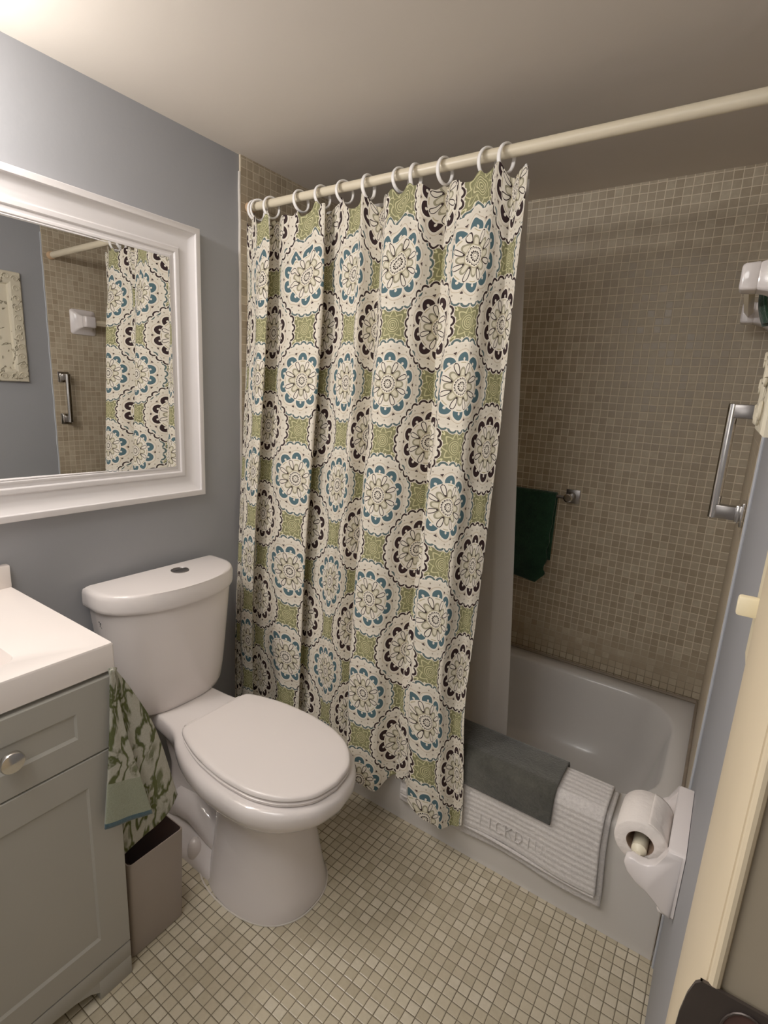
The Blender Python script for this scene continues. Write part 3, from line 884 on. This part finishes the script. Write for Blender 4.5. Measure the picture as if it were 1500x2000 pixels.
# ------------------------------------------------------------------ chrome grab bar
def grab():
    G = empty('grab_bar', (W, .05, 1.27), 'chrome vertical grab bar on the tiled right wall of the alcove', 'grab bar')
    xo = W-.072
    bm = bmesh.new()
    rings = []
    for z in (1.150, 1.152, 1.392, 1.394):
        g = .0015 if z in (1.150, 1.394) else 0
        rings.append([(px, py, z) for px, py in rrect(xo+g, xo+.020-g, .036+g, .060-g, .009, 6)])
    loft_into(bm, rings); keep(from_bm('bar', bm, M['chrome']), G)
    for z in (1.166, 1.378):
        bm = bmesh.new(); box_into(bm, xo+.012, W-.012, .034, .062, z-.0145, z+.0145, .003)
        a = keep(from_bm('arm', bm, M['steel']), G)
        bm = bmesh.new(); box_into(bm, W-.014, W-.006, .020, .076, z-.027, z+.027, .004)
        box_into(bm, W-.024, W-.013, .030, .066, z-.019, z+.019, .003)
        keep(from_bm('wall_flange', bm, M['chrome']), G)
grab()

# ------------------------------------------------------------------ ceramic towel bar on the right alcove wall
def towel_bar():
    Tb = empty('ceramic_towel_bar', (W, .4, 1.66), 'white ceramic towel bar high on the tiled right wall above the grab bar', 'towel bar')
    zc = 1.661
    def post(y):
        bm = bmesh.new(); rings = []
        for x, h in ((W-.0055, .062), (W-.012, .062), (W-.014, .060), (W-.020, .050), (W-.032, .039), (W-.046, .0325), (W-.060, .029), (W-.064, .0275), (W-.066, .0290), (W-.090, .0275), (W-.095, .0255), (W-.097, .021)):
            rings.append([(x, py, pz) for py, pz in rrect(y-h, y+h, zc-h, zc+h, h*.22, 5)])
        loft_into(bm, rings); keep(from_bm('post', bm, M['ceramic'], None, 50), Tb)
    post(.165); post(.655)
    bm = bmesh.new()
    loft_into(bm, [[(W-.079+dx, y, zc+dz) for dx, dz in ((-.0115, 0), (0, -.0135), (.0115, 0), (0, .0135))] for y in (.186, .632)])
    keep(from_bm('bar', bm, M['rod']), Tb)
towel_bar()
# green cloth bunched behind that bar
def gc(s, t):
    y = .37 + .10*s; z = 1.600 + .165*t
    return (W-.030-.020*math.sin(PI*t)+.008*math.sin(s*11), y+.012*math.sin(t*6), z)
o = tag(grid_mesh('green_cloth', gc, 24, 30, M['cloth_green'], None, None, .006, 0), 'green cloth tucked behind the ceramic towel bar at the right edge of the photo', 'cloth')

# ------------------------------------------------------------------ towel bar and green towel on the back wall
def back_bar():
    B = empty('metal_towel_bar', (.75, D, 1.03), 'metal towel bar on the tiled back wall with a green towel over it', 'towel bar')
    for x in (.40, .992):
        bm = bmesh.new()
        box_into(bm, x-.026, x+.026, D-.006, D-.0005, 1.005, 1.058, .002)
        p = keep(from_bm('wall_plate', bm, M['steel']), B)
        bm = bmesh.new()
        lathe_into(bm, [(.017, 0), (.0135, -.012), (.0135, -.040), (.0165, -.046), (.0165, -.056), (.012, -.060)], (x-.004, D-.005, 1.032), 'y', 20)
        keep(from_bm('post', bm, M['chrome']), B)
    bm = bmesh.new(); tube_into(bm, [(.395, D-.05, 1.032), (.99, D-.05, 1.032)], .0065, 12)
    keep(from_bm('bar', bm, M['steel']), B)
back_bar()
def gt(s, t):
    # over the bar: back flap up, over, front flap down
    R_ = .0125; x = .60 + .345*s
    Lb, Lf = .26, .355
    d = (Lb+Lf+PI*R_)*t
    if d < Lb: y, z = D-.05+R_, 1.032-(Lb-d)
    elif d < Lb+PI*R_:
        a = (d-Lb)/R_; y, z = D-.05+R_*math.cos(a), 1.032+R_*math.sin(a)
    else: y, z = D-.05-R_, 1.032-(d-Lb-PI*R_)
    if t > .5:
        k = (t-.5)*2
        y -= .006*k*math.sin(x*30)+.004*k
        if s > .5: x -= (s-.5)*2*(.006*math.sin(t*58)*k + .012*k)
        z += .010*k*math.sin(x*17) + .01*k*(1-s)
        if s > .93: z += .03*max(0, (k-.8)/.2)*(s-.93)/.07
    else: y = min(y, D-.012)
    return (x, y, z)
tag(grid_mesh('washing_towel', gt, 60, 90, M['cloth_green'], None, None, .005, 0), 'dark green towel folded over the metal bar on the back tile wall', 'towel').name = 'bath_towel'

# ------------------------------------------------------------------ toilet paper holder and roll
def tp():
    Hh = empty('toilet_paper_holder', (W, -.295, .6), 'white ceramic toilet paper holder on the right wall beside the tub', 'paper holder')
    bm = bmesh.new()
    loft_into(bm, [[(x, py, pz) for py, pz in rrect(-.392+g, -.198-g, .528+g, .657-g, .008, 5)] for x, g in ((W-.001, 0), (W-.024, .0), (W-.027, .003))])
    keep(from_bm('back_plate', bm, M['ceramic'], None, 50), Hh)
    side = [(W-.004, .655), (W-.026, .654), (W-.032, .640), (W-.040, .622), (W-.052, .612), (W-.066, .610), (W-.078, .613), (W-.086, .608), (W-.088, .596), (W-.083, .582), (W-.068, .568), (W-.046, .557), (W-.030, .545), (W-.016, .531), (W-.004, .528)]
    for y0, y1 in ((-.3945, -.374), (-.218, -.1965)):
        bm = bmesh.new()
        c = (W-.045, .597)
        def ins(g): return [(x+(c[0]-x)*g, z+(c[1]-z)*g) for x, z in side]
        rings = [[(x, y, z) for x, z in ins(g)] for y, g in ((y0+.0, .14), (y0+.002, .04), (y0+.006, 0), (y1-.006, 0), (y1-.002, .04), (y1, .14))]
        loft_into(bm, rings); keep(from_bm('arm', bm, M['ceramic'], None, 60), Hh)
    bm = bmesh.new()
    lathe_into(bm, [(.004, 0), (.0065, .002), (.0085, .004), (.0125, .008), (.0130, .085), (.0095, .087), (.0095, .135), (.0065, .137), (.0065, .158), (.004, .16)], (W-.069, -.376, .612), 'y', 24)
    keep(from_bm('roller', bm, M['roller']), Hh)
tp()
def roll():
    Rl = empty('toilet_paper_roll', (W-.070, -.31, .63), 'part-used white toilet paper roll on the ceramic holder', 'paper roll')
    cx, cz = W-.0695, .626
    bm = bmesh.new()
    n = 48; rings = []
    for y, ro in ((-.368, .0225), (-.3685, .040), (-.366, .0425), (-.31, .0430), (-.277, .0425), (-.274, .040), (-.274, .0225), (-.3675, .0225)):
        rings.append([(cx+ro*math.cos(2*PI*k/n)*(1+.012*math.sin(3*2*PI*k/n)), y, cz+ro*math.sin(2*PI*k/n)) for k in range(n)])
    loft_into(bm, rings, False, False); keep(from_bm('paper', bm, M['paper'], None, 50), Rl)
    bm = bmesh.new()
    loft_into(bm, [[(cx+r_*math.cos(2*PI*k/n), y, cz+r_*math.sin(2*PI*k/n)) for k in range(n)] for y, r_ in ((-.367, .0223), (-.275, .0223), (-.275, .0212), (-.367, .0212), (-.367, .0223))], False, False)
    keep(from_bm('cardboard_core', bm, M['card'], None, 50), Rl)
    # loose tail of paper hanging on the wall side
    def f(s, t):
        a = PI*.45 - t*1.5
        r_ = .0437
        return (cx+r_*math.cos(a)+.001*math.sin(s*20)*t, -.366+.090*s, cz+r_*math.sin(a)-.012*t*t*math.sin(s*3+.3))
    keep(grid_mesh('loose_sheet', f, 20, 20, M['paper'], None, None, .0006, 0), Rl)
roll()

# ------------------------------------------------------------------ carved plaque on the right wall
def art():
    A = empty('carved_wall_plaque', (W, -.28, 1.34), 'cream carved scrollwork plaque hanging on the blue-grey right wall', 'wall art')
    y0, y1, z0, z1 = -.46, -.112, 1.345, 1.845
    rings = []
    for d, h in ((0, .001), (0, .018), (.004, .022), (.045, .026), (.055, .022), (.06, .012), (.075, .011)):
        x = W-h
        rings.append([(x, y1-d, z0+d), (x, y1-d, z1-d), (x, y0+d, z1-d), (x, y0+d, z0+d)])
    bm = bmesh.new(); loft_into(bm, rings[:5], False, True if False else False)
    keep(from_bm('carved_border', bm, M['art'], None, 24), A)
    bm = bmesh.new(); loft_into(bm, rings[4:], False, True)
    keep(from_bm('carved_panel', bm, M['art'], None, 24), A)
    # raised scrolls along the border
    bm = bmesh.new()
    def scroll(cy, cz, dir_):
        pts = []
        for k in range(22):
            a = k*.42; rr = .016*(1-k/26)
            pts.append((W-.0265, cy+dir_*rr*math.cos(a), cz+rr*math.sin(a)))
        tube_into(bm, pts, [.0028*(1-k/40) for k in range(22)], 6)
    for k in range(11):
        zz = z0+.03+k*.044
        scroll(y1-.026, zz, 1 if k % 2 else -1); scroll(y0+.026, zz, -1 if k % 2 else 1)
    for k in range(6):
        yy = y0+.06+k*.045
        scroll(yy, z0+.024, 1 if k % 2 else -1); scroll(yy, z1-.024, -1 if k % 2 else 1)
    keep(from_bm('scrollwork', bm, plain('cream_relief', srgb(200, 190, 166), .6, mottle=.15, scale=30)), A)
art()

# ------------------------------------------------------------------ light switch
LS = empty('light_switch', (W, -.74, 1.2), 'cream toggle light switch on the right wall next to the door casing', 'light switch')
bm = bmesh.new(); box_into(bm, W-.005, W-.0003, -.776, -.706, 1.151, 1.265, .002)
keep(from_bm('switch_plate', bm, M['switch']), LS)
bm = bmesh.new(); box_into(bm, W-.0205, W-.004, -.746, -.736, 1.199, 1.217, .0025)
keep(from_bm('toggle', bm, M['switch']), LS)

# ------------------------------------------------------------------ lights
def point(loc, e, r, col=(1, .94, .885)):
    l = bpy.data.lights.new('vanity_bulb', 'POINT'); l.energy = e; l.shadow_soft_size = r; l.color = col
    o = bpy.data.objects.new('vanity_bulb', l); COL.objects.link(o); o.location = loc; return o
for y in (-.92, -1.12, -1.32):
    point((.15, y, 1.94), 6.8, .045)
l = bpy.data.lights.new('fill_area', 'AREA'); l.energy = 11; l.size = .7; l.color = (1, .955, .91)  # soft fill added under the bathroom ceiling to lift the shadows, no fixture
o = bpy.data.objects.new('fill_area', l); COL.objects.link(o); o.location = (.85, -1.32, 2.095); o.rotation_euler = (math.radians(22), 0, 0)
l = bpy.data.lights.new('fill_point', 'POINT'); l.energy = 3.6; l.shadow_soft_size = .25; l.color = (1, .95, .89)  # unseen fill near the camera, added to brighten ceiling and alcove
o = bpy.data.objects.new('fill_point', l); COL.objects.link(o); o.location = (1.2, -1.55, 1.45)
w = bpy.data.worlds.new('World'); SC.world = w; w.use_nodes = True
w.node_tree.nodes['Background'].inputs[0].default_value = (1, .93, .85, 1)
w.node_tree.nodes['Background'].inputs[1].default_value = .3

# ------------------------------------------------------------------ camera
cd = bpy.data.cameras.new('camera'); cam = bpy.data.objects.new('camera', cd); COL.objects.link(cam)
f = Vector((-.53863025, .81394311, -.21765587)); r = Vector((.82626296, .56082988, .05252966)); u = Vector((-.16482407, .15154692, .97461098))
mt = Matrix(((r.x, u.x, -f.x, 1.48032), (r.y, u.y, -f.y, -1.27912), (r.z, u.z, -f.z, 1.37121), (0, 0, 0, 1)))
cam.matrix_world = mt
cd.sensor_fit = 'VERTICAL'; cd.sensor_height = 36; cd.lens = 36*1017.48/2000; cd.clip_start = .01
SC.camera = cam
SC.view_settings.view_transform = 'Standard'
SC.view_settings.exposure = .15; SC.view_settings.gamma = 1.25
SC.cycles.max_bounces = 10
